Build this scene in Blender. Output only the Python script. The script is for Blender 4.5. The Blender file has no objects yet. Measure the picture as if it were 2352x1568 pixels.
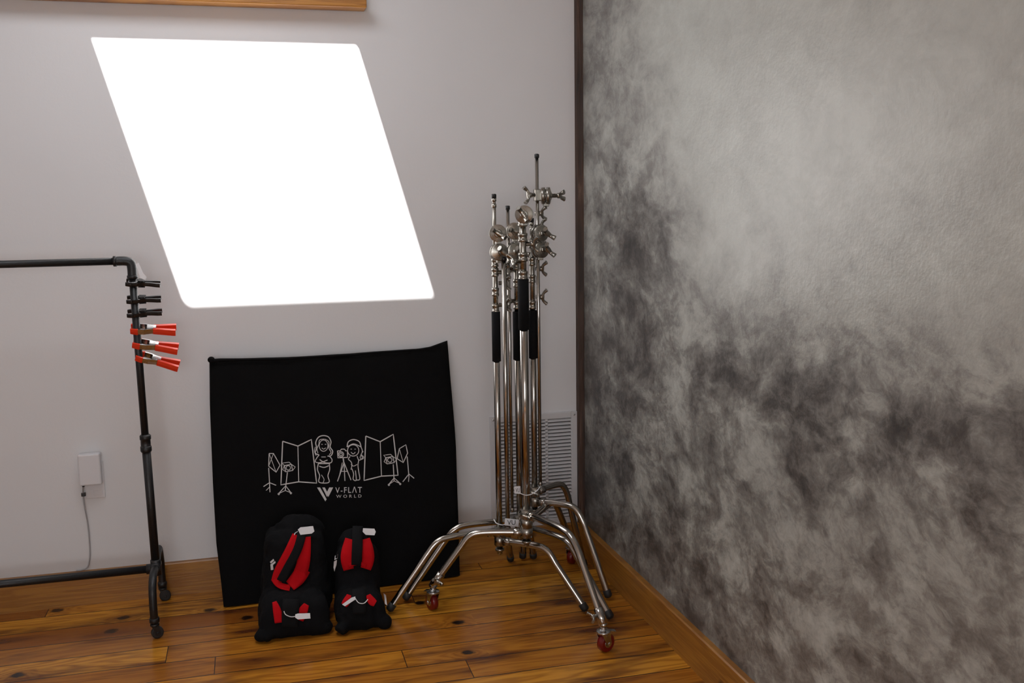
import bpy, bmesh, math, random
from mathutils import Vector, Matrix, noise
from mathutils.bvhtree import BVHTree
random.seed(4)
S = bpy.context.scene
COL = S.collection
# ------------------------------------------------------------------ camera calibration
F = 2287.0; CH = 1.35
ex = Vector((8800, -449, F)).normalized()
dn = Vector((240, 16344, F)); dn = (dn - ex * dn.dot(ex)).normalized()
ey = dn.cross(ex) * -1
if ey.z < 0: ey = -ey
C0 = Vector((0, 0, CH))
def ray(px, py):
    d = Vector((px - 1176, py - 784, F))
    return Vector((d.dot(ex), d.dot(ey), -d.dot(dn)))
def onY(px, py, Y):
    r = ray(px, py); return C0 + r * (Y / r.y)
def onZ(px, py, Z=0.0):
    r = ray(px, py); return C0 + r * ((Z - CH) / r.z)
def onP(px, py, p0, n):
    r = ray(px, py); return C0 + r * ((p0 - C0).dot(n) / r.dot(n))
cam = bpy.data.cameras.new("camera"); cam.lens = 35; cam.sensor_width = 36; cam.clip_start = 0.05
co = bpy.data.objects.new("camera", cam); COL.objects.link(co)
rt = Vector((ex[0], ey[0], -dn[0])); up = -Vector((ex[1], ey[1], -dn[1])); bk = -Vector((ex[2], ey[2], -dn[2]))
M = Matrix((rt, up, bk)).transposed().to_4x4(); M.translation = C0
co.matrix_world = M
S.camera = co
BW = 3.555; RW = 1.205; H = 2.6; LW = -2.3; FW = -2.6
S.view_settings.view_transform = 'Standard'
S.view_settings.look = 'None'

# ------------------------------------------------------------------ materials
class NT:
    def __init__(s, name):
        s.m = bpy.data.materials.new(name); s.m.use_nodes = True
        s.t = s.m.node_tree; s.b = s.t.nodes["Principled BSDF"]
    def n(s, typ, **kw):
        nd = s.t.nodes.new(typ)
        for k, v in kw.items(): setattr(nd, k, v)
        return nd
    def link(s, a, b): s.t.links.new(a, b)
    def val(s, sock, v):
        if isinstance(v, (int, float)): sock.default_value = v
        elif isinstance(v, tuple): sock.default_value = v
        else: s.link(v, sock)
    def math(s, op, a, b=0.0, c=None, clamp=False):
        nd = s.n("ShaderNodeMath", operation=op, use_clamp=clamp)
        s.val(nd.inputs[0], a); s.val(nd.inputs[1], b)
        if c is not None: s.val(nd.inputs[2], c)
        return nd.outputs[0]
    def pos(s):
        g = s.n("ShaderNodeNewGeometry"); return g.outputs["Position"]
    def obj(s):
        g = s.n("ShaderNodeTexCoord"); return g.outputs["Object"]
    def xyz(s, v):
        nd = s.n("ShaderNodeSeparateXYZ"); s.link(v, nd.inputs[0]); return nd.outputs
    def comb(s, x, y, z):
        nd = s.n("ShaderNodeCombineXYZ")
        s.val(nd.inputs[0], x); s.val(nd.inputs[1], y); s.val(nd.inputs[2], z); return nd.outputs[0]
    def map(s, v, scale, rot=(0, 0, 0)):
        nd = s.n("ShaderNodeMapping"); s.link(v, nd.inputs[0]); nd.inputs["Scale"].default_value = scale; nd.inputs["Rotation"].default_value = rot; return nd.outputs[0]
    def noise(s, v, scale, detail=4, rough=.5, dist=0.0, out="Fac"):
        nd = s.n("ShaderNodeTexNoise"); s.link(v, nd.inputs["Vector"])
        nd.inputs["Scale"].default_value = scale; nd.inputs["Detail"].default_value = detail
        nd.inputs["Roughness"].default_value = rough; nd.inputs["Distortion"].default_value = dist
        return nd.outputs[out]
    def ramp(s, fac, stops):
        nd = s.n("ShaderNodeValToRGB"); s.link(fac, nd.inputs[0]); e = nd.color_ramp.elements
        while len(e) < len(stops): e.new(.5)
        for i, (p, c) in enumerate(stops): e[i].position = p; e[i].color = c
        return nd.outputs[0]
    def mix(s, fac, a, b, mode='MIX'):
        nd = s.n("ShaderNodeMix", data_type='RGBA', blend_type=mode)
        s.val(nd.inputs[0], fac); s.val(nd.inputs[6], a); s.val(nd.inputs[7], b); return nd.outputs[2]
    def bump(s, h, strength, dist=.01):
        nd = s.n("ShaderNodeBump"); s.link(h, nd.inputs["Height"])
        nd.inputs["Strength"].default_value = strength; nd.inputs["Distance"].default_value = dist
        s.link(nd.outputs[0], s.b.inputs["Normal"])
    def set(s, color=None, rough=None, metal=None, spec=None):
        if color is not None: s.val(s.b.inputs["Base Color"], color)
        if rough is not None: s.val(s.b.inputs["Roughness"], rough)
        if metal is not None: s.val(s.b.inputs["Metallic"], metal)
        if spec is not None: s.val(s.b.inputs["Specular IOR Level"], spec)

def simple(name, col, rough, metal=0.0, spec=.5, nscale=60, var=.15, bump=0.0):
    t = NT(name); v = t.obj(); n = t.noise(v, nscale, 3)
    c2 = tuple(max(0, c * (1 - var)) for c in col[:3]) + (1,)
    t.set(t.mix(n, col, c2), rough, metal, spec)
    if bump: t.bump(n, bump, .004)
    return t.m

def gauss(t, x, c, w):
    a = t.math('DIVIDE', t.math('SUBTRACT', x, c), w)
    return t.math('EXPONENT', t.math('MULTIPLY', t.math('MULTIPLY', a, a), -1.0))

def m_whitewall():
    t = NT("white_wall_paint"); p = t.pos()
    n = t.noise(p, 1.3, 3, .5)
    c = t.ramp(n, [(.3, (.67, .665, .675, 1)), (.7, (.71, .705, .715, 1))])
    t.set(c, .75, 0, .25)
    t.bump(t.noise(p, 90, 4, .6), .12, .003)
    return t.m
def m_plaster():
    t = NT("mottled_plaster"); p = t.pos(); x, y, z = t.xyz(p)
    pa = t.map(p, (1, .6, .85), (.3, 0, 0))
    wv = t.n("ShaderNodeVectorMath", operation='ADD'); t.link(pa, wv.inputs[0])
    wn = t.n("ShaderNodeVectorMath", operation='SCALE'); t.link(t.noise(pa, 4.0, 5, .6, 0, "Color"), wn.inputs[0]); wn.inputs["Scale"].default_value = .12
    t.link(wn.outputs[0], wv.inputs[1]); pw = wv.outputs[0]
    n1 = t.noise(pw, 2.4, 6, .6, .1)
    n2 = t.noise(pw, 9.5, 9, .68, .2)
    n3 = t.noise(pw, 30, 8, .75, .3)
    c_ = lambda n, k: t.math('MULTIPLY', t.math('SUBTRACT', n, .5), k)
    nn = t.math('ADD', c_(n1, 1.15), t.math('ADD', c_(n2, 1.9), c_(n3, 1.15)))
    zb = t.math('ADD', z, c_(n1, .5))
    near = t.math('MULTIPLY', t.math('SUBTRACT', 2.75, y), 2.5, clamp=True)
    band = t.math('MULTIPLY', gauss(t, zb, .93, .14), near)
    patch = t.math('MULTIPLY', gauss(t, y, 2.95, .28), gauss(t, z, 1.08, .40))
    topc = t.math('MULTIPLY', gauss(t, y, 3.5, .5), .24)
    low = t.math('MULTIPLY', t.math('SUBTRACT', 1.08, z, clamp=True), .44)
    midl = t.math('MULTIPLY', t.math('SUBTRACT', 1.0, t.math('DIVIDE', t.math('ABSOLUTE', t.math('SUBTRACT', z, .9)), .5), clamp=True), .12)
    m = t.math('ADD', t.math('ADD', t.math('MULTIPLY', band, .27), t.math('MULTIPLY', patch, .42)), t.math('ADD', t.math('ADD', low, midl), topc))
    amp = t.math('ADD', .30, t.math('MULTIPLY', m, 2.1), clamp=True)
    d = t.math('ADD', t.math('ADD', t.math('MULTIPLY', nn, amp), m), .10, clamp=True)
    c = t.ramp(d, [(0, (.46, .475, .44, 1)), (.22, (.365, .37, .34, 1)), (.45, (.215, .21, .195, 1)), (.75, (.09, .083, .077, 1)), (1, (.04, .037, .035, 1))])
    t.set(c, .38, 0, .62)
    t.bump(t.math('ADD', t.noise(p, 75, 5, .6), t.math('MULTIPLY', t.noise(p, 9, 4), .5)), .28, .004)
    return t.m
def m_floor():
    t = NT("pine_floor_boards"); p = t.pos(); x, y, z = t.xyz(p)
    W = .118
    yy = t.math('DIVIDE', t.math('ADD', y, 5.03), W)
    row = t.math('FLOOR', yy); fy = t.math('FRACT', yy)
    wn = t.n("ShaderNodeTexWhiteNoise", noise_dimensions='1D'); t.link(row, wn.inputs["W"])
    xx = t.math('DIVIDE', t.math('ADD', t.math('ADD', x, 10), t.math('MULTIPLY', wn.outputs[0], 1.9)), 1.5)
    colm = t.math('FLOOR', xx); fx = t.math('FRACT', xx)
    wn2 = t.n("ShaderNodeTexWhiteNoise", noise_dimensions='2D'); t.link(t.comb(row, colm, 0), wn2.inputs["Vector"])
    rnd = wn2.outputs[0]
    seed = t.math('MULTIPLY', rnd, 37.0)
    vo = t.n("ShaderNodeTexVoronoi", voronoi_dimensions='2D'); vo.inputs["Scale"].default_value = 3.1
    t.link(t.comb(x, t.math('MULTIPLY', y, 1.25), 0), vo.inputs["Vector"])
    kd = t.math('ADD', vo.outputs["Distance"], t.math('MULTIPLY', t.math('SUBTRACT', t.noise(p, 45, 3), .5), .07))
    kc = t.xyz(vo.outputs["Color"])[0]
    kmask = t.math('GREATER_THAN', kc, .4)
    knot = t.math('MULTIPLY', t.math('SUBTRACT', 1.0, t.math('DIVIDE', kd, .08), clamp=True), kmask, clamp=True)
    halo = t.math('MULTIPLY', gauss(t, kd, 0.0, .17), kmask)
    gv = t.comb(t.math('MULTIPLY', x, 1.0), t.math('MULTIPLY', y, 8.0), seed)
    gn = t.noise(gv, 1.3, 3, .45, .3)
    ph = t.math('ADD', t.math('MULTIPLY', gn, 75.0), t.math('MULTIPLY', halo, 16.0))
    rings = t.math('MULTIPLY', t.math('ADD', t.math('SINE', ph), 1.0), .5)
    fine = t.noise(t.comb(t.math('MULTIPLY', x, 5.0), t.math('MULTIPLY', y, 130.0), seed), 1.0, 4, .6)
    blot = t.noise(t.comb(t.math('MULTIPLY', x, 1.6), t.math('MULTIPLY', y, 9.0), seed), 1.5, 4, .55)
    base = t.ramp(rnd, [(0, (.40, .145, .013, 1)), (.3, (.70, .31, .030, 1)), (.55, (.54, .215, .020, 1)), (.8, (.24, .075, .009, 1)), (1, (.74, .36, .042, 1))])
    c = t.mix(t.math('MULTIPLY', t.math('POWER', rings, 1.6), .55), base, (.22, .062, .007, 1))
    c = t.mix(t.math('MULTIPLY', fine, .3), c, (.18, .055, .008, 1))
    c = t.mix(t.math('MULTIPLY', t.math('SUBTRACT', blot, .50, clamp=True), 5.0, clamp=True), c, (.085, .022, .006, 1))
    c = t.mix(t.math('MULTIPLY', halo, .45), c, (.15, .042, .008, 1))
    c = t.mix(t.math('MULTIPLY', knot, 2.0, clamp=True), c, (.012, .005, .003, 1))
    e1 = t.math('MINIMUM', fy, t.math('SUBTRACT', 1.0, fy))
    g1 = t.math('LESS_THAN', e1, .017)
    e2 = t.math('MINIMUM', fx, t.math('SUBTRACT', 1.0, fx))
    g2 = t.math('LESS_THAN', e2, .0009)
    gap = t.math('MAXIMUM', g1, g2)
    c = t.mix(t.math('MULTIPLY', gap, .9), c, (.018, .007, .004, 1))
    t.set(c, t.math('ADD', .13, t.math('MULTIPLY', blot, .2)), 0, .42)
    h = t.math('SUBTRACT', t.math('ADD', t.math('MULTIPLY', rings, .08), t.math('MULTIPLY', t.noise(p, 7, 3), .9)), gap)
    t.bump(h, .35, .002)
    return t.m
def m_trimwood(name, dark=False, k=1.0):
    t = NT(name); p = t.pos(); x, y, z = t.xyz(p)
    s = (1.2, 1.2, 30) if not dark else (30, 30, 2)
    v = t.map(p, s)
    n = t.noise(v, 1.6, 5, .6, .6)
    rings = t.math('MULTIPLY', t.math('ADD', t.math('SINE', t.math('MULTIPLY', n, 30.0)), 1.0), .5)
    if dark:
        c = t.ramp(n, [(.3, (.012, .007, .005, 1)), (.6, (.06, .025, .012, 1)), (.78, (.16, .10, .07, 1))])
        t.set(c, .6)
        t.bump(n, .8, .006)
    else:
        c = t.mix(t.math('MULTIPLY', rings, .6), (.46 * k, .20 * k, .034 * k, 1), (.25 * k, .085 * k, .013 * k, 1))
        vo = t.n("ShaderNodeTexVoronoi", voronoi_dimensions='3D'); vo.inputs["Scale"].default_value = 5; t.link(t.map(p, (1, 1, 1.6)), vo.inputs["Vector"])
        kn = t.math('MULTIPLY', t.math('SUBTRACT', 1.0, t.math('DIVIDE', vo.outputs["Distance"], .13), clamp=True), 2.0, clamp=True)
        c = t.mix(t.math('MULTIPLY', kn, .8), c, (.05, .016, .006, 1))
        t.set(c, .35)
        t.bump(rings, .1, .002)
    return t.m
def m_steel(name, col, rough, sc=40):
    t = NT(name); v = t.obj(); n = t.noise(v, sc, 3)
    t.set(col, t.math('ADD', rough, t.math('MULTIPLY', n, .12)), 1.0)
    return t.m
def m_fabric(name, col, wr=.6):
    t = NT(name); v = t.obj()
    n = t.noise(v, 9, 5, .6, .8); f = t.noise(v, 400, 2)
    c2 = tuple(c * .6 for c in col[:3]) + (1,)
    t.set(t.mix(n, col, c2), .9, 0, .12)
    t.bump(t.math('ADD', t.math('MULTIPLY', n, 1.0), t.math('MULTIPLY', f, .05)), wr, .012)
    return t.m
MW = m_whitewall(); MP = m_plaster(); MF = m_floor()
MB_ = m_trimwood("golden_pine_trim"); MBB = m_trimwood("pine_baseboard_wood", k=.74); MD = m_trimwood("dark_rough_wood", dark=True)
CHR = m_steel("polished_steel", (.40, .375, .345, 1), .09)
SAT = m_steel("satin_steel", (.34, .32, .285, 1), .22)
ZINC = m_steel("zinc_steel", (.5, .5, .5, 1), .2)
BLK = simple("black_powder_coat", (.007, .007, .008, 1), .45, bump=.2, nscale=200)
FOAM = simple("black_foam", (.005, .005, .006, 1), .9, bump=.3, nscale=300, spec=.2)
RUB = simple("black_rubber", (.012, .012, .012, 1), .6)
PLB = simple("black_plastic", (.008, .008, .009, 1), .35)
ORG = simple("orange_vinyl", (.80, .045, .012, 1), .35)
REDW = simple("red_polyurethane", (.16, .006, .005, 1), .3)
WPL = simple("white_plastic", (.66, .65, .67, 1), .4, var=.04)
GREYC = simple("grey_cable_jacket", (.36, .35, .36, 1), .5, var=.1)
WTAG = simple("white_tag_paper", (.75, .75, .78, 1), .5, var=.05)
VENT = simple("white_enamel_vent", (.60, .59, .60, 1), .45, var=.06)
DARK = simple("duct_shadow_black", (.05, .048, .05, 1), .9)
FAB = m_fabric("black_canvas", (.0045, .0043, .0047, 1), .5)
NYL = m_fabric("black_nylon", (.006, .006, .007, 1), .8)
REDF = m_fabric("red_webbing", (.58, .005, .010, 1), .25)
WEB = m_fabric("black_webbing", (.010, .010, .011, 1), .3)
PRT = simple("white_print", (.62, .60, .60, 1), .7, var=.1)
CEIL = simple("ceiling_paint", (.7, .69, .68, 1), .8, var=.05)

# ------------------------------------------------------------------ mesh building
def smooth_path(pts, sub=6):
    pts = [Vector(p) for p in pts]
    if len(pts) < 3: return pts
    out = []
    for i in range(len(pts) - 1):
        p0 = pts[max(i - 1, 0)]; p1 = pts[i]; p2 = pts[i + 1]; p3 = pts[min(i + 2, len(pts) - 1)]
        for k in range(sub):
            t = k / sub
            out.append(.5 * ((2 * p1) + (p2 - p0) * t + (2 * p0 - 5 * p1 + 4 * p2 - p3) * t * t + (3 * p1 - p0 - 3 * p2 + p3) * t ** 3))
    out.append(pts[-1]); return out
class B:
    def __init__(s): s.bm = bmesh.new()
    def tube(s, pts, r, seg=14, mi=0, smooth=True, flat=None):
        P = smooth_path(pts) if smooth else [Vector(p) for p in pts]
        n = len(P)
        if not hasattr(r, '__len__'): R = [r] * n
        else:
            R = []
            for i in range(n):
                f = i / (n - 1) * (len(r) - 1); a = min(int(f), len(r) - 2); R.append(r[a] + (r[a + 1] - r[a]) * (f - a))
        T = [(P[min(i + 1, n - 1)] - P[max(i - 1, 0)]).normalized() for i in range(n)]
        ref = Vector((0, 0, 1)) if abs(T[0].z) < .9 else Vector((0, 1, 0))
        if flat: ref = Vector(flat[0])
        a = (ref - T[0] * ref.dot(T[0])).normalized(); rings = []
        for i in range(n):
            a = (a - T[i] * a.dot(T[i])).normalized(); b = T[i].cross(a)
            fa, fb = (1, 1) if not flat else (flat[1], flat[2])
            rings.append([s.bm.verts.new(P[i] + (a * math.cos(q) * fa + b * math.sin(q) * fb) * R[i]) for q in [2 * math.pi * k / seg for k in range(seg)]])
        for i in range(n - 1):
            for k in range(seg):
                f = s.bm.faces.new((rings[i][k], rings[i][(k + 1) % seg], rings[i + 1][(k + 1) % seg], rings[i + 1][k])); f.material_index = mi; f.smooth = True
        for rg in (rings[0][::-1], rings[-1]):
            f = s.bm.faces.new(rg); f.material_index = mi
        return s
    def cyl(s, p0, p1, r, seg=20, mi=0): return s.tube([p0, p1], r, seg, mi, smooth=False)
    def lathe(s, p, axis, prof, seg=24, mi=0):
        p = Vector(p); T = Vector(axis).normalized()
        ref = Vector((0, 0, 1)) if abs(T.z) < .9 else Vector((0, 1, 0))
        a = (ref - T * ref.dot(T)).normalized(); b = T.cross(a); rings = []
        for d, r in prof:
            rings.append([s.bm.verts.new(p + T * d + (a * math.cos(q) + b * math.sin(q)) * r) for q in [2 * math.pi * k / seg for k in range(seg)]])
        for i in range(len(rings) - 1):
            sm = abs(prof[i][1] - prof[i + 1][1]) < .25 * abs(prof[i][0] - prof[i + 1][0]) + 1e-6
            for k in range(seg):
                f = s.bm.faces.new((rings[i][k], rings[i][(k + 1) % seg], rings[i + 1][(k + 1) % seg], rings[i + 1][k])); f.material_index = mi; f.smooth = sm
        for rg in (rings[0][::-1], rings[-1]):
            f = s.bm.faces.new(rg); f.material_index = mi
        return s
    def box(s, lo, hi, mi=0, bev=0.0, fn=None):
        lo = Vector(lo); hi = Vector(hi)
        t = bmesh.new(); bmesh.ops.create_cube(t, size=1)
        for v in t.verts: v.co = Vector(((lo.x + hi.x) / 2 + v.co.x * (hi.x - lo.x), (lo.y + hi.y) / 2 + v.co.y * (hi.y - lo.y), (lo.z + hi.z) / 2 + v.co.z * (hi.z - lo.z)))
        if bev: bmesh.ops.bevel(t, geom=t.edges[:], offset=bev, segments=2 if bev < .02 else 4, affect='EDGES', profile=.5)
        if fn:
            for v in t.verts: v.co = fn(v.co)
        s.add(t, mi); return s
    def ball(s, c, r, mi=0, sub=3):
        t = bmesh.new(); bmesh.ops.create_icosphere(t, subdivisions=sub, radius=1)
        r = Vector(r) if hasattr(r, '__len__') else Vector((r, r, r)); c = Vector(c)
        for v in t.verts: v.co = Vector((v.co.x * r.x, v.co.y * r.y, v.co.z * r.z)) + c
        for f in t.faces: f.smooth = True
        s.add(t, mi); return s
    def add(s, t, mi=0):
        t.verts.index_update(); mp = [s.bm.verts.new(v.co) for v in t.verts]
        for f in t.faces:
            try:
                g = s.bm.faces.new([mp[v.index] for v in f.verts]); g.material_index = mi; g.smooth = f.smooth
            except ValueError: pass
        t.free()
    def prism(s, pts, off, mi=0):
        a = [s.bm.verts.new(Vector(p)) for p in pts]; b = [s.bm.verts.new(Vector(p) + Vector(off)) for p in pts]; n = len(a)
        for f in [s.bm.faces.new(a), s.bm.faces.new(b[::-1])] + [s.bm.faces.new((a[i], b[i], b[(i + 1) % n], a[(i + 1) % n])) for i in range(n)]: f.material_index = mi
        return s
    def obj(s, name, mats, parent=None, origin=None, norm=True, **props):
        if norm: bmesh.ops.recalc_face_normals(s.bm, faces=s.bm.faces[:])
        me = bpy.data.meshes.new(name)
        if origin is None:
            vs = [v.co for v in s.bm.verts]
            origin = Vector([(min(v[i] for v in vs) + max(v[i] for v in vs)) / 2 for i in range(3)])
            if parent is None: origin.z = min(v.z for v in vs)
        origin = Vector(origin)
        for v in s.bm.verts: v.co -= origin
        s.bm.to_mesh(me); s.bm.free()
        for m in (mats if isinstance(mats, (list, tuple)) else [mats]): me.materials.append(m)
        o = bpy.data.objects.new(name, me); COL.objects.link(o)
        o["_w"] = list(origin)
        if parent is not None:
            o.parent = parent; o.location = origin - Vector(parent["_w"])
        else: o.location = origin
        for k, v in props.items(): o[k] = v
        return o
def empty(name, loc, **props):
    o = bpy.data.objects.new(name, None); COL.objects.link(o); o.location = loc; o.empty_display_size = .05
    o["_w"] = list(loc)
    for k, v in props.items(): o[k] = v
    return o
def struct(o, label): o["kind"] = "structure"; o["label"] = label; o["category"] = "room part"; return o

# ------------------------------------------------------------------ room
T = .1
struct(B().box((LW - T, FW - T, -T), (RW + T, BW + T, 0)).obj("floor", MF, origin=(0, 0, 0)), "glossy knotty pine board floor with dark seams")
struct(B().box((LW - T, BW, 0), (RW + T, BW + T, H)).obj("wall_back", MW, origin=(0, 0, 0)), "plain white painted wall with a sunlit patch")
struct(B().box((RW, FW, 0), (RW + T, BW, H)).obj("wall_right", MP, origin=(0, 0, 0)), "mottled grey plaster backdrop wall")
struct(B().box((LW - T, FW, 0), (LW, BW, H)).obj("wall_left", MW, origin=(0, 0, 0)), "plain white painted side wall")
wx0, wx1, wz0, wz1 = -1.6, .5, .7, 2.2
b = B(); b.box((LW - T, FW - T, 0), (wx0, FW, H)); b.box((wx1, FW - T, 0), (RW + T, FW, H)); b.box((wx0, FW - T, 0), (wx1, FW, wz0)); b.box((wx0, FW - T, wz1), (wx1, FW, H))
struct(b.obj("wall_front", MW, origin=(0, 0, 0)), "white wall with a wide window opening")
b = B(); w = .05
for lo, hi in [((wx0, FW - .08, wz0), (wx0 + w, FW - .02, wz1)), ((wx1 - w, FW - .08, wz0), (wx1, FW - .02, wz1)), ((wx0 + w, FW - .08, wz0), (wx1 - w, FW - .02, wz0 + w)), ((wx0 + w, FW - .08, wz1 - w), (wx1 - w, FW - .02, wz1)), ((-.57, FW - .08, wz0 + w), (-.53, FW - .02, wz1 - w))]:
    b.box(lo, hi, bev=.004)
struct(b.obj("window_2", MB_, origin=(0, 0, 0)), "pine framed window in the white wall")
SX = .33; SZ = 1.2
hx0, hx1 = -.656, .205; hy0, hy1 = BW - 1.6 / SZ, BW - (H - 1.903) / SZ
b = B(); ct = .02
b.box((LW - T, FW - T, H), (hx0, BW + T, H + ct)); b.box((hx1, FW - T, H), (RW + T, BW + T, H + ct))
b.box((hx0, FW - T, H), (hx1, hy0, H + ct)); b.box((hx0, hy1, H), (hx1, BW + T, H + ct))
for (cx, cy, sx, sy, q) in [(hx0, hy0, 1, 1, .018), (hx1, hy1, -1, -1, .026)]:
    b.prism([(cx, cy, H), (cx + sx * q, cy, H), (cx + sx * q * .35, cy + sy * q * .35, H), (cx, cy + sy * q, H)], (0, 0, ct))
struct(b.obj("ceiling", CEIL, origin=(0, 0, 0)), "white ceiling with a skylight opening")
b = B(); q = .05
for lo, hi in [((hx0 - q, hy0 - q, H - .012), (hx0, hy1 + q, H)), ((hx1, hy0 - q, H - .012), (hx1 + q, hy1 + q, H)), ((hx0, hy0 - q, H - .012), (hx1, hy0, H)), ((hx0, hy1, H - .012), (hx1, hy1 + q, H))]:
    b.box(lo, hi)
struct(b.obj("window_1", MB_, origin=(0, 0, 0)), "pine framed skylight in the ceiling")
BH = .118; BT = .02
b = B(); pts = [(BW, 0), (BW - BT, 0), (BW - BT, BH - .004), (BW - BT + .004, BH), (BW, BH)]
b.prism([(LW, y, z) for y, z in pts], (RW - BT - LW, 0, 0))
struct(b.obj("baseboard_back", MBB, origin=(0, 0, 0)), "golden pine baseboard with knots")
b = B(); pts = [(RW, 0), (RW - BT, 0), (RW - BT, BH - .004), (RW - BT + .004, BH), (RW, BH)]
b.prism([(x, FW, z) for x, z in pts], (0, BW - FW - .001, 0))
struct(b.obj("baseboard_right", MBB, origin=(0, 0, 0)), "golden pine baseboard along the plaster wall")
b = B(); b.box((-.9, BW - .075, 2.005), (.425, BW, 2.035), bev=.004); b.box((-.9, BW - .055, 2.035), (.41, BW, 2.16), bev=.004)
struct(b.obj("trim_1", MB_, origin=(0, 0, 0)), "golden pine window sill trim on the white wall")
b = B(); nseg = 60
prof = [(RW - .022, BW), (RW - .022, BW - .03), (RW - .002, BW - .034), (RW, BW - .034), (RW, BW)]
rows = []
for i in range(nseg + 1):
    z = BH + (H - BH) * i / nseg
    rows.append([b.bm.verts.new((min(x + (noise.noise(Vector((7, k, z * 9))) * .004 if 0 < k < 3 else 0), RW), y + (noise.noise(Vector((k, 3, z * 7))) * .004 if 0 < k < 3 else 0), z)) for k, (x, y) in enumerate(prof)])
for i in range(nseg):
    for k in range(5):
        b.bm.faces.new((rows[i][k], rows[i][(k + 1) % 5], rows[i + 1][(k + 1) % 5], rows[i + 1][k]))
b.bm.faces.new(rows[0]); b.bm.faces.new(rows[-1][::-1])
struct(b.obj("trim_2", MD, origin=(0, 0, 0)), "rough dark wood strip in the wall corner")

# ------------------------------------------------------------------ vent
vx0, vx1, vz0, vz1 = .840, 1.183, .1185, .556
v = empty("wall_vent", ((vx0 + vx1) / 2, BW, vz0), label="white metal return air grille with fine louvers", category="air vent")
b = B(); fr = .024; d0 = BW - .010
b.box((vx0, d0, vz0), (vx0 + fr, BW, vz1), bev=.002); b.box((vx1 - fr, d0, vz0), (vx1, BW, vz1), bev=.002)
b.box((vx0 + fr, d0, vz0), (vx1 - fr, BW, vz0 + fr), bev=.002); b.box((vx0 + fr, d0, vz1 - fr), (vx1 - fr, BW, vz1), bev=.002)
for f in (1 / 3, 2 / 3):
    xm = vx0 + fr + (vx1 - vx0 - 2 * fr) * f; b.box((xm - .005, d0 + .001, vz0 + fr), (xm + .005, BW - .002, vz1 - fr))
b.obj("frame", VENT, v)
b = B().box((vx0 + fr, BW - .0015, vz0 + fr), (vx1 - fr, BW, vz1 - fr)); b.obj("duct_shade_sheet", DARK, v)  # flat dark sheet on the wall, painted as the shade inside the duct
b = B(); nl = 28
for i in range(nl):
    z = vz0 + fr + (vz1 - vz0 - 2 * fr) * (i + .5) / nl
    b.prism([(vx0 + fr, BW - .002, z + .0045), (vx0 + fr, BW - .009, z - .0015), (vx0 + fr, BW - .009, z - .0045), (vx0 + fr, BW - .002, z + .002)], (vx1 - vx0 - 2 * fr, 0, 0))
b.obj("louver_set", VENT, v)
for x in (vx0 + .012, vx1 - .012):
    for z in (vz0 + .012, vz1 - .012): B().lathe((x, d0, z), (0, -1, 0), [(0, .004), (.0015, .0035), (.002, .001)], 12).obj("screw", ZINC, v)

# ------------------------------------------------------------------ outlet + adapter
def W(px, py): return onY(px, py, BW)
a = W(190, 1060); c = W(243, 1141)
o = empty("wall_outlet", ((a.x + c.x) / 2, BW, c.z), label="white electrical outlet plate on the white wall", category="wall outlet")
B().box((a.x, BW - .005, c.z), (c.x, BW, a.z), bev=.002).obj("plate", WPL, o)
b = B(); xm = (a.x + c.x) / 2 + .01; b.box((xm - .014, BW - .0065, c.z + .010), (xm + .014, BW - .004, c.z + .03), bev=.0008); b.obj("socket", WPL, o)
a = W(181, 1039); c = W(237, 1106)
ad = empty("power_adapter", ((a.x + c.x) / 2, BW - .03, c.z), label="white plug-in power adapter with thin cable in the outlet", category="power adapter")
B().box((a.x, BW - .04, c.z), (c.x, BW - .005, a.z), bev=.005).obj("body", WPL, ad)
c0 = W(193, 1106); c0.y = BW - .02
B().cyl(c0 + Vector((0, 0, .004)), c0 + Vector((0, 0, -.012)), .004).obj("strain_relief", PLB, ad)
pts = [W(x, y) for x, y in [(193, 1112), (192, 1135), (196, 1165), (202, 1200), (206, 1240), (207, 1275), (202, 1300), (188, 1312), (176, 1312)]]
for i, p in enumerate(pts): p.y = BW - (.02 if i < 1 else .012 if i < 3 else .006)
for p in pts[-3:]: p.z = max(p.z, BH + .003)
B().tube(pts, .0023, 8).obj("cable", GREYC, ad)
c1 = W(193, 1133); c1.y = BW - .012
B().box(c1 - Vector((.007, .005, .006)), c1 + Vector((.007, .005, .006)), bev=.0015).obj("cable_clip", PLB, ad)

# ------------------------------------------------------------------ clothing rack
RY = 3.33; rx = -.345; rtop = 1.185; rx2 = -1.50
rk = empty("clothing_rack", ((rx + rx2) / 2, RY, 0), label="black iron pipe clothing rack on casters by the white wall", category="clothing rack")
pt = .0115; tx = rx - .012
b = B()
b.tube([(tx, RY, rtop - .04), (rx - .006, RY, .60)], pt, smooth=False); b.obj("upper_post", BLK, rk)
B().tube([(rx - .006, RY, .60), (rx, RY, .205)], .0135, smooth=False).obj("lower_post", BLK, rk)
B().tube([(rx2, RY, rtop - .04), (rx2, RY, .205)], .0125, smooth=False).obj("lower_post", BLK, rk)
b = B().lathe((rx - .006, RY, .57), (0, 0, 1), [(0, .015), (.004, .0175), (.018, .0175), (.02, .0155), (.04, .0155), (.042, .0175), (.054, .0175), (.058, .013)]); b.obj("coupling", BLK, rk)
B().cyl((tx - .035, RY, rtop), (rx2 + .035, RY, rtop), pt).obj("top_rail", BLK, rk)
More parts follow.
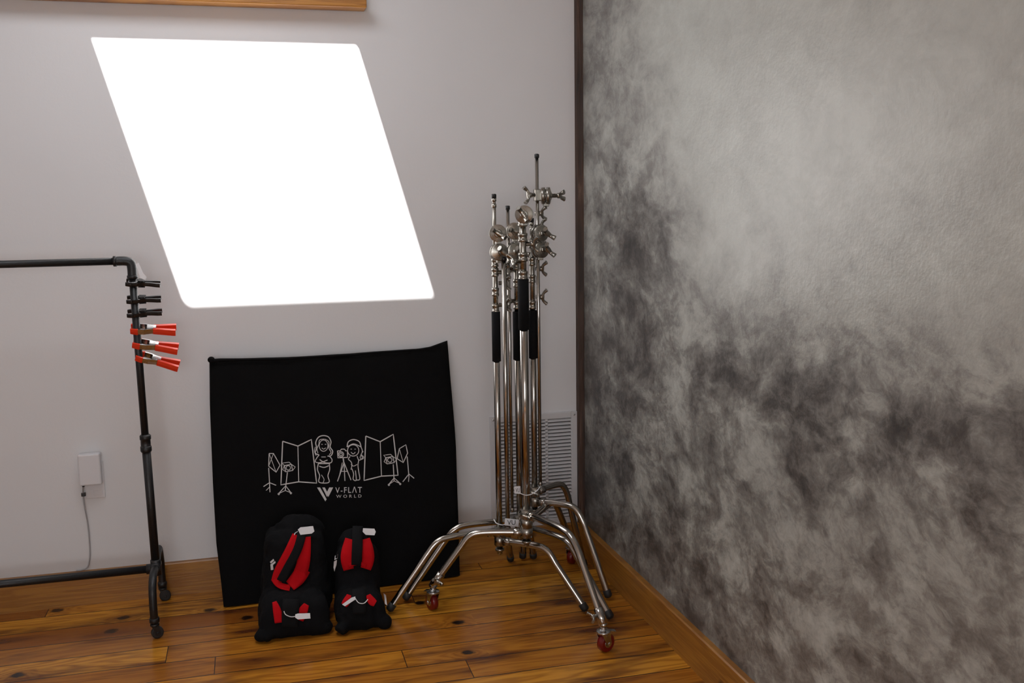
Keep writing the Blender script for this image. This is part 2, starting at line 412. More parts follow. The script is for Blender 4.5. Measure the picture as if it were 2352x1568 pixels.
for x, sg in ((tx, 1), (rx2, -1)):
    b = B(); b.tube([(x - sg * .05, RY, rtop), (x - sg * .02, RY, rtop), (x - sg * .004, RY, rtop - .006), (x, RY, rtop - .022), (x, RY, rtop - .05)], .0145)
    b.lathe((x - sg * .05, RY, rtop), (sg, 0, 0), [(-.004, .0135), (-.003, .0165), (.006, .0165), (.007, .0145)])
    b.lathe((x, RY, rtop - .052), (0, 0, 1), [(-.004, .0135), (-.003, .0165), (.006, .0165), (.007, .0145)])
    b.obj("elbow_fitting", BLK, rk)
zb = .178
B().cyl((rx - .02, RY, zb), (rx2 + .02, RY, zb), .0125).obj("bottom_rail", BLK, rk)
def caster(parent, p, r, wheelmat, forkmat, big=False, ang=0.0, brake=False):
    d = Vector((math.cos(ang), math.sin(ang), 0)); s_ = Vector((-d.y, d.x, 0)); c = Vector((p[0], p[1], r)) + d * (r * .35)
    b = B(); top = p[2]
    b.cyl((p[0], p[1], top), (p[0], p[1], 2 * r + .006), .006 if not big else .009)
    b.lathe((p[0], p[1], 2 * r + .002), (0, 0, 1), [(0, r * .62), (.004, r * .75), (.009, r * .75), (.012, r * .4), (.016, r * .4)])
    wv = r * .42
    for sg in (-1, 1):
        q = c + s_ * sg * (wv + .003)
        t0 = Vector((p[0], p[1], 2 * r + .004)) + s_ * sg * (wv + .003)
        pr = [t0 - d * r * .55, t0 + d * r * .6, q + d * r * .28 - Vector((0, 0, r * .2)), q - d * r * .28 - Vector((0, 0, r * .2))]
        b.prism([x - s_ * sg * .001 for x in pr], s_ * sg * .0022)
    b.prism([Vector((p[0], p[1], 2 * r + .003)) + d * a_ * r + s_ * e * (wv + .004) for a_, e in ((-.55, -1), (.6, -1), (.6, 1), (-.55, 1))], (0, 0, .0025))
    b.lathe(c - s_ * (wv + .007), s_, [(0, .004), (.002, .006), (2 * wv + .012, .006), (2 * wv + .014, .004)], 6)
    fork = b.obj("caster", forkmat, parent)
    b = B(); b.lathe(c - s_ * wv, s_, [(0, r * .45), (0, r * .8), (wv * .25, r * .98), (wv, r), (wv * 1.75, r * .98), (2 * wv, r * .8), (2 * wv, r * .45)], 32)
    b.lathe(c - s_ * (wv + .001), s_, [(0, r * .2), (0, r * .46), (2 * wv + .002, r * .46), (2 * wv + .002, r * .2)], 24, mi=1)
    b.obj("wheel", [wheelmat, forkmat], fork)
    if brake:
        b = B(); q = Vector((p[0], p[1], 2 * r + .006))
        b.prism([q + d * r * .5 + s_ * .009, q + d * r * .5 - s_ * .009, q + d * r * 1.45 - s_ * .013 - Vector((0, 0, .008)), q + d * r * 1.6 - Vector((0, 0, .006)), q + d * r * 1.45 + s_ * .013 - Vector((0, 0, .008))], (0, 0, .003))
        b.obj("brake_lever", forkmat, fork)
    return fork
for x in (rx, rx2):
    b = B()
    b.tube([(x, 3.185, .055), (x, 3.178, .11), (x, 3.19, .165), (x, 3.24, .19), (x, RY, .186), (x, 3.41, .205), (x, 3.46, .20), (x, 3.492, .15), (x, 3.497, .10), (x, 3.497, .055)], .0122)
    b.lathe((x, 3.185, .055), (0, 0, 1), [(-.004, .012), (0, .0155), (.012, .0155), (.016, .012)])
    b.lathe((x, 3.497, .055), (0, 0, 1), [(-.004, .012), (0, .0155), (.012, .0155), (.016, .012)])
    ft = b.obj("foot", BLK, rk)
    caster(ft, (x, 3.185, .056), .019, RUB, PLB, ang=.3)
    caster(ft, (x, 3.497, .056), .019, RUB, PLB, ang=.1)
    b = B(); b.lathe((x, RY, .155), (0, 0, 1), [(0, .012), (.002, .0165), (.052, .0165), (.054, .014)])
    b.lathe((x - .03 if x == rx else x + .03, RY, zb), (1 if x == rx else -1, 0, 0), [(0, .014), (.001, .0165), (.02, .0165), (.045, .0165)])
    b.lathe((x, RY - .03, .186), (0, 1, 0), [(0, .014), (.001, .0162), (.059, .0162), (.06, .014)])
    b.obj("tee_fitting", BLK, rk)
tg = empty("paper_tag", (tx + .02, RY - .02, 1.11), label="small white paper tag tied to the black rack post", category="tag")
P = [onY(x, y, RY - .022) for x, y in [(311, 606), (318, 603), (329, 628), (337, 636), (333, 643), (322, 638)]]
B().prism(P, (0, .001, 0)).obj("card", WTAG, tg)
cc = Vector((tx, RY, rtop - .064))
ring = [(cc.x + .0135 * math.cos(q), cc.y + .0135 * math.sin(q), cc.z + .004 * math.sin(q)) for q in [2 * math.pi * k / 24 for k in range(25)]]
B().tube(ring, .0012, 6, smooth=False).obj("tie", WTAG, tg)

# ------------------------------------------------------------------ clamps
def clamp(name, pl, pr, roll, mats, label, grp, black=False):
    A = onY(pl[0], pl[1], RY); Z = onY(pr[0], pr[1], RY); L = (Z - A).length
    X = (Z - A).normalized(); w_ = Vector((0, 1, 0)); w_ = (w_ - X * w_.dot(X)).normalized(); Zv = X.cross(w_)
    Rm = Matrix.Rotation(roll, 3, X); O = Rm @ w_; Wd = Rm @ Zv
    e = empty(name, A + X * L * .45, label=label, category="spring clamp"); e["group"] = grp
    def pos(t, o, w): return A + X * (t * L) + O * o + Wd * w
    hw = .0095 if not black else .006
    def plate(b, cl, sg, hw0, hw1, th, mi=0):
        n = len(cl); r1 = []
        for i, (t, o_) in enumerate(cl):
            h_ = hw0 + (hw1 - hw0) * i / (n - 1)
            r1.append([b.bm.verts.new(pos(t, sg * (o_ + dd), ww)) for dd, ww in ((-th, -h_), (th, -h_), (th * 1.3, 0), (th, h_), (-th, h_), (-th * .7, 0))])
        for i in range(n - 1):
            for k in range(6):
                f = b.bm.faces.new((r1[i][k], r1[i][(k + 1) % 6], r1[i + 1][(k + 1) % 6], r1[i + 1][k])); f.material_index = mi
        b.bm.faces.new(r1[0]).material_index = mi; b.bm.faces.new(r1[-1][::-1]).material_index = mi
    for sg in (-1, 1):
        b = B()
        cl = [(.02, .0145), (.16, .0175), (.3, .017), (.42, .012), (.52, .009)] if not black else [(.02, .013), (.2, .016), (.35, .014), (.5, .008), (.6, .006)]
        plate(b, cl, sg, hw * .9, hw, .0016); b.obj("jaw", mats[0], e)
        b = B(); plate(b, [(-.0, .0135), (.04, .0150), (.13, .0172), (.17, .0172)], sg, hw * .9, hw * 1.02, .0032); b.obj("jaw_tip", mats[1], e)
        b = B()
        hc = [(.50, .0095), (.62, .011), (.78, .0135), (.94, .016), (1.0, .016)] if not black else [(.55, .006), (.7, .007), (.88, .010), (1.0, .010)]
        plate(b, hc, sg, hw * 1.0, hw * 1.1, .0046 if not black else .003); b.obj("handle", mats[1], e)
    b = B(); b.tube([pos(.47, .006 * math.cos(k * .9), -.009 + .018 * k / 28) + X * (.006 * math.sin(k * .9)) for k in range(29)], .0012, 6, smooth=False)
    b.cyl(pos(.47, 0, -.012), pos(.47, 0, .012), .0028, 10)
    for sg in (-1, 1): b.prism([pos(t, o_, sg * .0105) for t, o_ in ((.36, -.010), (.56, -.008), (.56, .008), (.36, .010))], Wd * sg * .001)
    b.obj("spring_pivot", mats[0], e)
for i, ((l, r), ro) in enumerate(zip([((300, 755), (404, 757)), ((305, 787), (409, 801)), ((313, 816), (411, 840))], (.45, .42, .45))):
    clamp("spring_clamp", l, r, ro, [ZINC, ORG], "orange-tipped metal spring clamp pinched on the black rack post", "orange spring clamps on the rack")
for i, ((l, r), ro) in enumerate(zip([((289, 648), (368, 652)), ((291, 688), (370, 686)), ((292, 720), (372, 716))], (.35, .4, .38))):
    clamp("spring_clamp", l, r, ro, [PLB, PLB], "small black plastic spring clamp pinched on the black rack post", "black spring clamps on the rack", True)

# ------------------------------------------------------------------ covered panel (leaning)
BL = Vector((-.14, 3.366, 0)); BR = Vector((.686, 3.412, 0)); TL = Vector((-.15, 3.478, .83))
N = (BR - BL).cross(TL - BL).normalized()
if N.y > 0: N = -N
def V(px, py, off=0.0): return onP(px, py, BL + N * off, N)
def interp(poly, t):
    for i in range(len(poly) - 1):
        if t <= poly[i + 1][0]:
            a, b_ = poly[i], poly[i + 1]; f = (t - a[0]) / (b_[0] - a[0]); return (a[1] + (b_[1] - a[1]) * f, a[2] + (b_[2] - a[2]) * f)
    return poly[-1][1:]
Lp = [(0, 514, 1396), (.1, 508, 1340), (.25, 497, 1250), (.5, 489, 1110), (.8, 482, 930), (1, 481, 826)]
Rp = [(0, 1058, 1325), (.3, 1054, 1180), (.55, 1049, 1030), (.62, 1046, 985), (.85, 1036, 870), (1, 1029, 782)]
Bp = [(0, 514, 1396), (.5, 790, 1362), (1, 1058, 1325)]
Tp = [(0, 481, 826), (.03, 500, 824), (.3, 645, 821), (.6, 800, 812), (.7, 862, 807), (.88, 965, 800), (.93, 990, 796), (1, 1029, 782)]
b = B(); nu, nv = 90, 90; th = .022
def vpt(u, v_):
    l = Vector(interp(Lp, v_)); r = Vector(interp(Rp, v_)); bb = Vector(interp(Bp, u)); tt = Vector(interp(Tp, u))
    c00 = Vector(Lp[0][1:]); c01 = Vector(Lp[-1][1:]); c10 = Vector(Rp[0][1:]); c11 = Vector(Rp[-1][1:])
    return l.lerp(r, u) + bb.lerp(tt, v_) - (c00 * (1 - u) * (1 - v_) + c10 * u * (1 - v_) + c01 * (1 - u) * v_ + c11 * u * v_)
def wr(p):
    q = Vector((p.x * 4, p.z * 2.2, 1.3))
    a_ = noise.noise(q) * .006 + noise.noise(Vector((p.x * 14, p.z * 4, 4))) * .002
    a_ += math.exp(-((p.z - .83) / .05) ** 2) * noise.noise(Vector((p.x * 18, 2, p.z * 8))) * .006
    return a_
def edge(u, v_):
    e = min(u, 1 - u, (1 - v_)) ; return -.010 * math.exp(-e / .012)
fr_, bk_ = [], []
for j in range(nv + 1):
    A, C = [], []
    for i in range(nu + 1):
        u, v_ = i / nu, j / nv; q = vpt(u, v_); p = V(q.x, q.y)
        if p.z < .004: p.z = .004
        A.append(b.bm.verts.new(p + N * (wr(p) + edge(u, v_)))); C.append(b.bm.verts.new(p - N * (th - .004)))
    fr_.append(A); bk_.append(C)
for j in range(nv):
    for i in range(nu):
        f = b.bm.faces.new((fr_[j][i], fr_[j][i + 1], fr_[j + 1][i + 1], fr_[j + 1][i])); f.smooth = True
        b.bm.faces.new((bk_[j][i], bk_[j + 1][i], bk_[j + 1][i + 1], bk_[j][i + 1]))
for i in range(nu):
    b.bm.faces.new((fr_[0][i], bk_[0][i], bk_[0][i + 1], fr_[0][i + 1])); b.bm.faces.new((fr_[nv][i], fr_[nv][i + 1], bk_[nv][i + 1], bk_[nv][i]))
    b.bm.faces.new((fr_[i][0], fr_[i + 1][0], bk_[i + 1][0], bk_[i][0])); b.bm.faces.new((fr_[i][nu], bk_[i][nu], bk_[i + 1][nu], fr_[i + 1][nu]))
b.bm.normal_update()
bvh_panel = BVHTree.FromBMesh(b.bm)
pe = empty("panel_cover", (.27, 3.40, 0), label="large black canvas panel cover with white line drawing, against white wall", category="panel bag")
b.obj("cover", FAB, pe)
b = B(); pts = []
for i in range(25):
    q = interp(Tp, i / 24 * .97); p = V(q[0], q[1] + 3, .004); pts.append(p)
b.tube(pts, [.007, .005, .006, .0045, .0055, .004, .004, .003], 8, smooth=False); b.ball(V(485, 826, .002), (.012, .01, .011))
b.obj("top_hem", FAB, pe)
def onpanel(px, py, off=.0016):
    r = ray(px, py).normalized(); h = bvh_panel.ray_cast(C0, r)
    if h[0] is None: return V(px, py, .004)
    return h[0] + N * off
art = B()
def stroke(pts, w=1.25):
    out = []
    w *= .8
    for i in range(len(pts) - 1):
        a, c = Vector(pts[i]), Vector(pts[i + 1]); n = max(1, int((c - a).length / 7))
        out += [a.lerp(c, k / n) for k in range(n)]
    out.append(Vector(pts[-1])); n = len(out); L_ = []
    for i in range(n):
        t = out[min(i + 1, n - 1)] - out[max(i - 1, 0)]
        if t.length < 1e-5: t = Vector((1, 0))
        t.normalize(); m = Vector((-t.y, t.x)) * w
        L_.append((art.bm.verts.new(onpanel(*(out[i] + m))), art.bm.verts.new(onpanel(*(out[i] - m)))))
    for i in range(n - 1): art.bm.faces.new((L_[i][0], L_[i + 1][0], L_[i + 1][1], L_[i][1]))
def curve(pts, w=1.2):
    P_ = [Vector((x, y, 0)) for x, y in pts]
    stroke([(p.x, p.y) for p in smooth_path(P_, 5)], w)
def ell(cx, cy, rx_, ry_, w=1.1, a0=0, a1=360, n=22):
    stroke([(cx + rx_ * math.cos(math.radians(a0 + (a1 - a0) * k / n)), cy + ry_ * math.sin(math.radians(a0 + (a1 - a0) * k / n))) for k in range(n + 1)], w)
stroke([(649, 1013), (684, 1024), (715, 1009), (727, 1109), (686, 1106), (645, 1113), (649, 1013)], 1.5); stroke([(684, 1024), (686, 1106)], 1.1)
stroke([(840, 1001), (873, 1014), (903, 997), (914, 1091), (876, 1093), (836, 1103), (840, 1001)], 1.5); stroke([(873, 1014), (876, 1093)], 1.1)
stroke([(618, 1041), (628, 1041), (643, 1068), (634, 1084), (617, 1070), (618, 1041)], 1.2); stroke([(618, 1041), (634, 1084)], .8); stroke([(628, 1041), (617, 1070)], .8)
stroke([(617, 1074), (620, 1130)]); stroke([(605, 1117), (619, 1108), (634, 1114)]); stroke([(619, 1118), (611, 1126)], 1)
stroke([(912, 1053), (917, 1030), (932, 1021), (936, 1040), (926, 1062), (912, 1053)], 1.2); stroke([(917, 1030), (926, 1062)], .8)
stroke([(935, 1048), (939, 1094)]); stroke([(925, 1106), (939, 1088), (951, 1098)]); stroke([(939, 1094), (938, 1106)], 1)
for (cx, cy, s) in ((662, 1074, 1), (895, 1056, -1)):
    stroke([(cx - 9, cy - 5), (cx + 7, cy - 8), (cx + 10, cy + 6), (cx - 6, cy + 9), (cx - 9, cy - 5)], 1.3); ell(cx, cy, 5, 5, 1)
    stroke([(cx - 9, cy - 5), (cx - 14, cy - 11), (cx + 2, cy - 13), (cx + 7, cy - 8)], 1); stroke([(cx - 9, cy - 5), (cx - 13, cy + 4), (cx - 6, cy + 9)], 1); stroke([(cx + 10, cy + 6), (cx + 16, cy - 2), (cx + 7, cy - 8)], 1)
stroke([(660, 1084), (655, 1126)], 1.3); stroke([(640, 1133), (656, 1115), (668, 1131)]); stroke([(640, 1133), (655, 1126), (668, 1131)], 1); ell(640, 1134, 1.6, 1.6); ell(668, 1132, 1.6, 1.6)
stroke([(903, 1066), (905, 1104)], 1.3); stroke([(893, 1112), (905, 1097), (919, 1110)]); stroke([(893, 1112), (905, 1104), (919, 1110)], 1); ell(893, 1113, 1.6, 1.6); ell(919, 1111, 1.6, 1.6)
ell(743, 1023, 10, 13, 1.0)
curve([(732, 1044), (724, 1040), (727, 1028), (725, 1016), (731, 1004), (742, 1000), (754, 1003), (760, 1014), (758, 1026), (764, 1036), (760, 1046), (752, 1047)], 1.4)
curve([(730, 1040), (728, 1030), (732, 1020), (734, 1010), (745, 1008)], 1); curve([(746, 1008), (755, 1014), (755, 1028), (760, 1038), (756, 1044)], 1); curve([(726, 1046), (722, 1036), (724, 1026)], .9)
stroke([(738, 1020), (741, 1020)], 1); stroke([(746, 1020), (749, 1020)], 1); curve([(739, 1028), (743, 1031), (748, 1028)], 1)
curve([(733, 1044), (727, 1052), (724, 1060), (735, 1062), (752, 1056)], 1.2); curve([(755, 1046), (762, 1054), (760, 1062), (746, 1062), (734, 1055)], 1.2)
stroke([(731, 1064), (758, 1064)], 1.5); curve([(731, 1064), (729, 1078), (734, 1092), (732, 1106), (745, 1109), (756, 1106), (753, 1092), (757, 1078), (756, 1064)], 1.3)
stroke([(738, 1049), (748, 1049)], 1); curve([(733, 1070), (744, 1073), (755, 1069)], 1.3); curve([(738, 1090), (744, 1100), (742, 1108)], .9)
stroke([(775, 1035), (781, 1035), (784, 1031), (791, 1031), (794, 1035), (798, 1035), (798, 1050), (776, 1051), (775, 1035)], 1.3); ell(783, 1043, 6, 6, 1.2); ell(783, 1043, 3, 3, 1)
stroke([(788, 1052), (790, 1066)], 1.6); stroke([(790, 1062), (775, 1105)], 1.3); stroke([(790, 1062), (792, 1104)], 1.2); stroke([(790, 1062), (806, 1102)], 1.3); stroke([(783, 1082), (798, 1082)], 1); stroke([(779, 1093), (786, 1062)], .8)
ell(811, 1034, 13, 13, 1.1); curve([(797, 1026), (800, 1014), (812, 1009), (825, 1014), (829, 1026)], 1.4); curve([(797, 1026), (812, 1019), (829, 1026)], 1.2); curve([(829, 1026), (832, 1036), (828, 1046)], 1.2)
stroke([(805, 1031), (808, 1031)], 1); stroke([(814, 1031), (817, 1031)], 1); curve([(806, 1038), (811, 1042), (816, 1038)], 1)
curve([(804, 1048), (800, 1054), (806, 1060), (808, 1068), (806, 1078)], 1.2); curve([(820, 1047), (824, 1056), (832, 1052), (830, 1042), (834, 1036)], 1.2); ell(831, 1050, 4, 4, 1)
curve([(824, 1056), (822, 1068), (824, 1084), (826, 1100), (818, 1102)], 1.2); curve([(806, 1066), (812, 1070), (820, 1066)], 1); curve([(808, 1076), (812, 1088), (811, 1100), (818, 1102), (816, 1080)], 1.2)
def fill(pts): art.bm.faces.new([art.bm.verts.new(onpanel(x, y)) for x, y in pts])
fill([(728, 1119), (735, 1119), (750, 1146), (747, 1151)]); fill([(740, 1119), (746, 1119), (754, 1135), (751, 1141)]); fill([(751, 1129), (756, 1119), (765, 1119), (754, 1141)])
art.obj("printed_drawing", PRT, pe)
def text_mesh(txt, x0, x1, y0, y1, surf, name, mat, parent, bold=.0, spacing=1.0, basis=None):
    cu = bpy.data.curves.new("t", 'FONT'); cu.body = txt; cu.space_character = spacing; cu.offset = bold; cu.resolution_u = 3
    to = bpy.data.objects.new("t", cu); COL.objects.link(to); dg = bpy.context.evaluated_depsgraph_get(); dg.update()
    me = bpy.data.meshes.new_from_object(to.evaluated_get(dg)); bpy.data.objects.remove(to)
    xs = [v.co.x for v in me.vertices]; ys = [v.co.y for v in me.vertices]; ax, bx, ay, by = min(xs), max(xs), min(ys), max(ys)
    t = bmesh.new(); t.from_mesh(me); bpy.data.meshes.remove(me)
    for v in t.verts:
        u = (v.co.x - ax) / (bx - ax); w = (v.co.y - ay) / (by - ay)
        v.co = surf(x0 + (x1 - x0) * u, y1 + (y0 - y1) * w + (basis or 0) * u)
    bb = B(); bb.bm.free(); bb.bm = t
    return bb.obj(name, mat, parent, norm=False)
text_mesh("V-FL\u039bT", 770, 831, 1118, 1132, onpanel, "printed_lettering", PRT, pe, bold=.006, spacing=1.24, basis=-1)
text_mesh("WORLD", 772, 830, 1136, 1143, onpanel, "printed_lettering", PRT, pe, spacing=1.7, basis=-1)

# ------------------------------------------------------------------ sandbags
def blob(parts, seed, amp=.007):
    b = B()
    for pt_ in parts:
        if pt_[0] == 'b': b.ball(pt_[1], pt_[2])
        else:
            _, (cx, cy), (hx, hy), z0, z1, ts, lean = pt_
            def fn(co, cx=cx, cy=cy, z0=z0, z1=z1, ts=ts, lean=lean):
                f = (co.z - z0) / (z1 - z0); k = 1 + (ts - 1) * f
                return Vector((cx + (co.x - cx) * k, cy + (co.y - cy) * k + lean * f, co.z))
            b.box((cx - hx, cy - hy, z0), (cx + hx, cy + hy, z1), bev=.045, fn=fn)
    me = bpy.data.meshes.new("tmp"); b.bm.to_mesh(me); b.bm.free()
    o = bpy.data.objects.new("tmp", me); COL.objects.link(o)
    m = o.modifiers.new("r", 'REMESH'); m.mode = 'VOXEL'; m.voxel_size = .0055
    m = o.modifiers.new("s", 'SMOOTH'); m.iterations = 8; m.factor = .6
    dg = bpy.context.evaluated_depsgraph_get(); dg.update()
    me2 = bpy.data.meshes.new_from_object(o.evaluated_get(dg)); bpy.data.objects.remove(o)
    t = bmesh.new(); t.from_mesh(me2); t.normal_update()
    mv = [(v, v.normal.copy()) for v in t.verts]
    for v, n in mv:
        p = v.co + Vector((seed, seed * 2, 0))
        f = abs(noise.noise(Vector((p.x * 16, p.y * 16, p.z * 7)))) * 1.6 - .4
        g = 1 - abs(noise.noise(Vector((p.x * 30 + p.z * 8, p.y * 30, p.z * 20)))) * 2
        v.co += n * (amp * f + amp * .5 * g)
        if v.co.z < .002: v.co.z = .002
    for f in t.faces: f.smooth = True
    t.normal_update(); return t
def sandbag(loc, parts, seed, label, straps, tags, marks):
    e = empty("sandbag", loc, label=label, category="sandbag"); e["group"] = "black saddle sandbags on the floor"
    t = blob(parts, seed); bv = BVHTree.FromBMesh(t)
    bb = B(); bb.bm.free(); bb.bm = t; bb.obj("bag_body", NYL, e)
    def hit(px, py, off):
        r = ray(px, py).normalized(); h = bv.ray_cast(C0, r)
        if h[0] is None:
            for dx, dy in ((0, 6), (6, 0), (-6, 0), (0, -6), (0, 12), (-14, 0), (14, 0), (0, 24)):
                h = bv.ray_cast(C0, ray(px + dx, py + dy).normalized())
                if h[0] is not None: break
            if h[0] is None: return C0 + r * (loc[1] / r.y)
            d_ = (h[0] - C0).length; return C0 + r * (d_ - off)
        return h[0] - r * off
    for name, mat, rows, off, bulge in straps:
        b = B(); R_ = []
        cp = smooth_path([Vector((r[0], r[1], r[2])) for r in rows], 6); n = len(cp)
        for i, c in enumerate(cp):
            tg_ = cp[min(i + 1, n - 1)] - cp[max(i - 1, 0)]; m = Vector((-tg_.y, tg_.x)).normalized()
            o_ = off + bulge * math.sin(math.pi * i / (n - 1))
            row = []
            for k in range(5):
                s_ = (k - 2) / 2; q = Vector((c.x, c.y)) + m * c.z * s_
                row.append(hit(q.x, q.y, o_))
            R_.append(row)
        for it in range(6):
            R2 = [[p.copy() for p in r] for r in R_]
            for i in range(1, n - 1):
                for k in range(5): R2[i][k] = (R_[i - 1][k] + R_[i][k] * 2 + R_[i + 1][k]) / 4
            R_ = R2
        tv = [[b.bm.verts.new(p) for p in r] for r in R_]; bvv = [[b.bm.verts.new(p + Vector((0, .0025, 0))) for p in r] for r in R_]
        for i in range(n - 1):
            for k in range(4):
                b.bm.faces.new((tv[i][k], tv[i][k + 1], tv[i + 1][k + 1], tv[i + 1][k])).smooth = True
                b.bm.faces.new((bvv[i][k], bvv[i + 1][k], bvv[i + 1][k + 1], bvv[i][k + 1]))
            for k in (0, 4): b.bm.faces.new((tv[i][k], tv[i + 1][k], bvv[i + 1][k], bvv[i][k]))
        for i in (0, n - 1):
            for k in range(4): b.bm.faces.new((tv[i][k], tv[i][k + 1], bvv[i][k + 1], bvv[i][k]))
        b.obj(name, mat, e)
    for quad, loop in tags:
        off = .022
        P_ = [hit(x, y, off) for x, y in quad]; dm = min((p - C0).length for p in P_)
        P_ = [C0 + (p - C0).normalized() * dm for p in P_]
        B().prism(P_, (0, .0015, 0)).obj("tag", WTAG, e)
        if loop: B().tube([hit(x, y, .012) for x, y in loop], .0014, 6).obj("zip_tie", WTAG, e)
    for mk in marks:
        b = B()
        for pl in mk: b.bm.faces.new([b.bm.verts.new(hit(x, y, .003)) for x, y in pl])
        b.obj("printed_mark", PRT, e)
sandbag((.10, 3.17, 0), [
    ('x', (.083, 3.12), (.112, .085), 0, .13, .86, .02), ('b', (-.012, 3.065, .018), (.03, .032, .02)), ('b', (.17, 3.08, .02), (.03, .035, .02)),
    ('x', (.098, 3.225), (.112, .082), .02, .295, .82, .035), ('b', (.115, 3.275, .275), (.085, .05, .058))], 1.7,
    "black nylon saddle sandbag with diagonal red handle and white tags",
    [("red_strap", REDF, [(684, 1230, 13), (662, 1276, 13), (642, 1312, 13), (635, 1336, 12)], .006, .002),
     ("red_strap", REDF, [(698, 1233, 16), (699, 1265, 15), (696, 1298, 15), (686, 1325, 16)], .006, .004),
     ("red_strap", REDF, [(698, 1306, 16), (684, 1328, 17), (666, 1345, 13)], .007, .002),
     ("red_strap", REDF, [(628, 1328, 6), (640, 1344, 7), (666, 1350, 7)], .006, .003),
     ("carry_strap", WEB, [(694, 1222, 10), (684, 1262, 10), (662, 1302, 10), (645, 1335, 10)], .016, .003),
     ("red_patch", REDF, [(630, 1382, 5), (637, 1404, 10), (641, 1430, 10)], .004, 0),
     ("red_patch", REDF, [(704, 1388, 6), (696, 1403, 11), (688, 1424, 9)], .004, 0),
     ("carry_strap", WEB, [(668, 1376, 18), (667, 1402, 20), (665, 1440, 18)], .006, .006)],
    [([(684, 1216), (690, 1211), (719, 1208), (722, 1220), (716, 1225), (690, 1228)], [(684, 1220), (678, 1224), (676, 1228)]),
     ([(678, 1411), (684, 1409), (712, 1408), (713, 1420), (684, 1422), (678, 1418)], [(652, 1403), (656, 1411), (668, 1416), (680, 1415)])],
    [[[(620, 1290), (628, 1283), (630, 1287), (622, 1294)], [(621, 1296), (632, 1288), (633, 1292), (627, 1297), (628, 1308), (622, 1309)]]])
sandbag((.285, 3.15, 0), [
    ('x', (.291, 3.105), (.083, .078), 0, .12, .84, .02), ('b', (.362, 3.06, .018), (.022, .028, .02)), ('b', (.228, 3.05, .018), (.022, .028, .02)),
    ('x', (.295, 3.19), (.076, .068), .02, .245, .82, .03), ('b', (.288, 3.225, .235), (.05, .04, .05))], 6.1,
    "black nylon saddle sandbag with upright red handle and zip tie",
    [("red_strap", REDF, [(805, 1238, 12), (799, 1262, 14), (796, 1285, 14), (801, 1308, 12)], .006, .002),
     ("red_strap", REDF, [(838, 1238, 12), (844, 1262, 14), (846, 1285, 14), (840, 1306, 12)], .006, .002),
     ("red_strap", REDF, [(800, 1300, 4), (812, 1295, 4), (828, 1294, 4), (842, 1300, 4)], .008, .006),
     ("carry_strap", WEB, [(822, 1208, 12), (821, 1240, 12), (820, 1270, 12), (818, 1298, 11)], .014, .010),
     ("red_patch", REDF, [(802, 1366, 5), (797, 1380, 9), (790, 1390, 7)], .004, 0),
     ("red_patch", REDF, [(846, 1366, 5), (853, 1380, 10), (862, 1386, 7)], .004, 0),
     ("carry_strap", WEB, [(824, 1352, 15), (825, 1378, 16), (826, 1410, 15)], .006, .006)],
    [([(834, 1213), (860, 1214), (863, 1221), (860, 1229), (840, 1228), (833, 1221)], [(834, 1218), (828, 1215), (824, 1222)]),
     ([(786, 1388), (808, 1372), (816, 1370), (817, 1376), (792, 1392)], [(816, 1374), (824, 1384), (836, 1385), (845, 1376)])],
    [[[(769, 1276), (776, 1272), (775, 1282), (768, 1286)], [(767, 1289), (774, 1285), (773, 1297), (768, 1312), (766, 1303)]],
     [[(881, 1362), (886, 1366), (889, 1390), (884, 1386)]]])

# ------------------------------------------------------------------ light stands
def zat(py, px, Y): return onY(px, py, Y).z
def knob(parent, p, d, mat=SAT, s=1.0, tilt=.5):
    p = Vector(p); d = Vector(d).normalized(); b = B()
    b.lathe(p, d, [(0, .006 * s), (.012 * s, .006 * s), (.013 * s, .008 * s), (.02 * s, .008 * s), (.022 * s, .005 * s)], 14)
    c = p + d * .021 * s
    side = d.cross(Vector((0, 0, 1))); side = side.normalized() if side.length > .1 else Vector((1, 0, 0))
    w = (Vector((0, 0, 1)) * math.cos(tilt) + side * math.sin(tilt)).normalized()
    b.tube([c - w * .022 * s + d * .012 * s, c - w * .012 * s + d * .002 * s, c, c + w * .012 * s + d * .002 * s, c + w * .022 * s + d * .012 * s], [.0068 * s, .0052 * s, .0068 * s, .0052 * s, .0068 * s], 10, flat=(d, .8, 1.15))
    b.obj("knob", mat, parent)
def grip_head(parent, c, axis, mat=SAT, r=.0285, tilt=.5, kn=True):
    c = Vector(c); a = Vector(axis).normalized(); b = B()
    b.lathe(c - a * .018, a, [(0, r * .55), (.003, r * .9), (.004, r), (.0155, r), (.0165, r * .8), (.0195, r * .8), (.0205, r), (.032, r), (.033, r * .9), (.036, r * .5), (.038, r * .35)], 32)
    b.lathe(c - a * .028, a, [(0, .006), (0, .008), (.01, .008), (.05, .008), (.052, .005)], 6)
    b.box(c + Vector((-.009, -.009, -r * 1.25)), c + Vector((.009, .009, -r * .7)), bev=.002)
    g = b.obj("grip_head", mat, parent)
    if kn: knob(g, c + a * .024, a, mat, 1.15, tilt)
def collar(b, X, Y, z, r0, r1, h=.03):
    b.lathe((X, Y, z - h / 2), (0, 0, 1), [(0, r0), (.002, r1), (h * .3, r1), (h * .34, r1 * .9), (h * .66, r1 * .9), (h * .7, r1), (h - .002, r1), (h, r0)], 24)
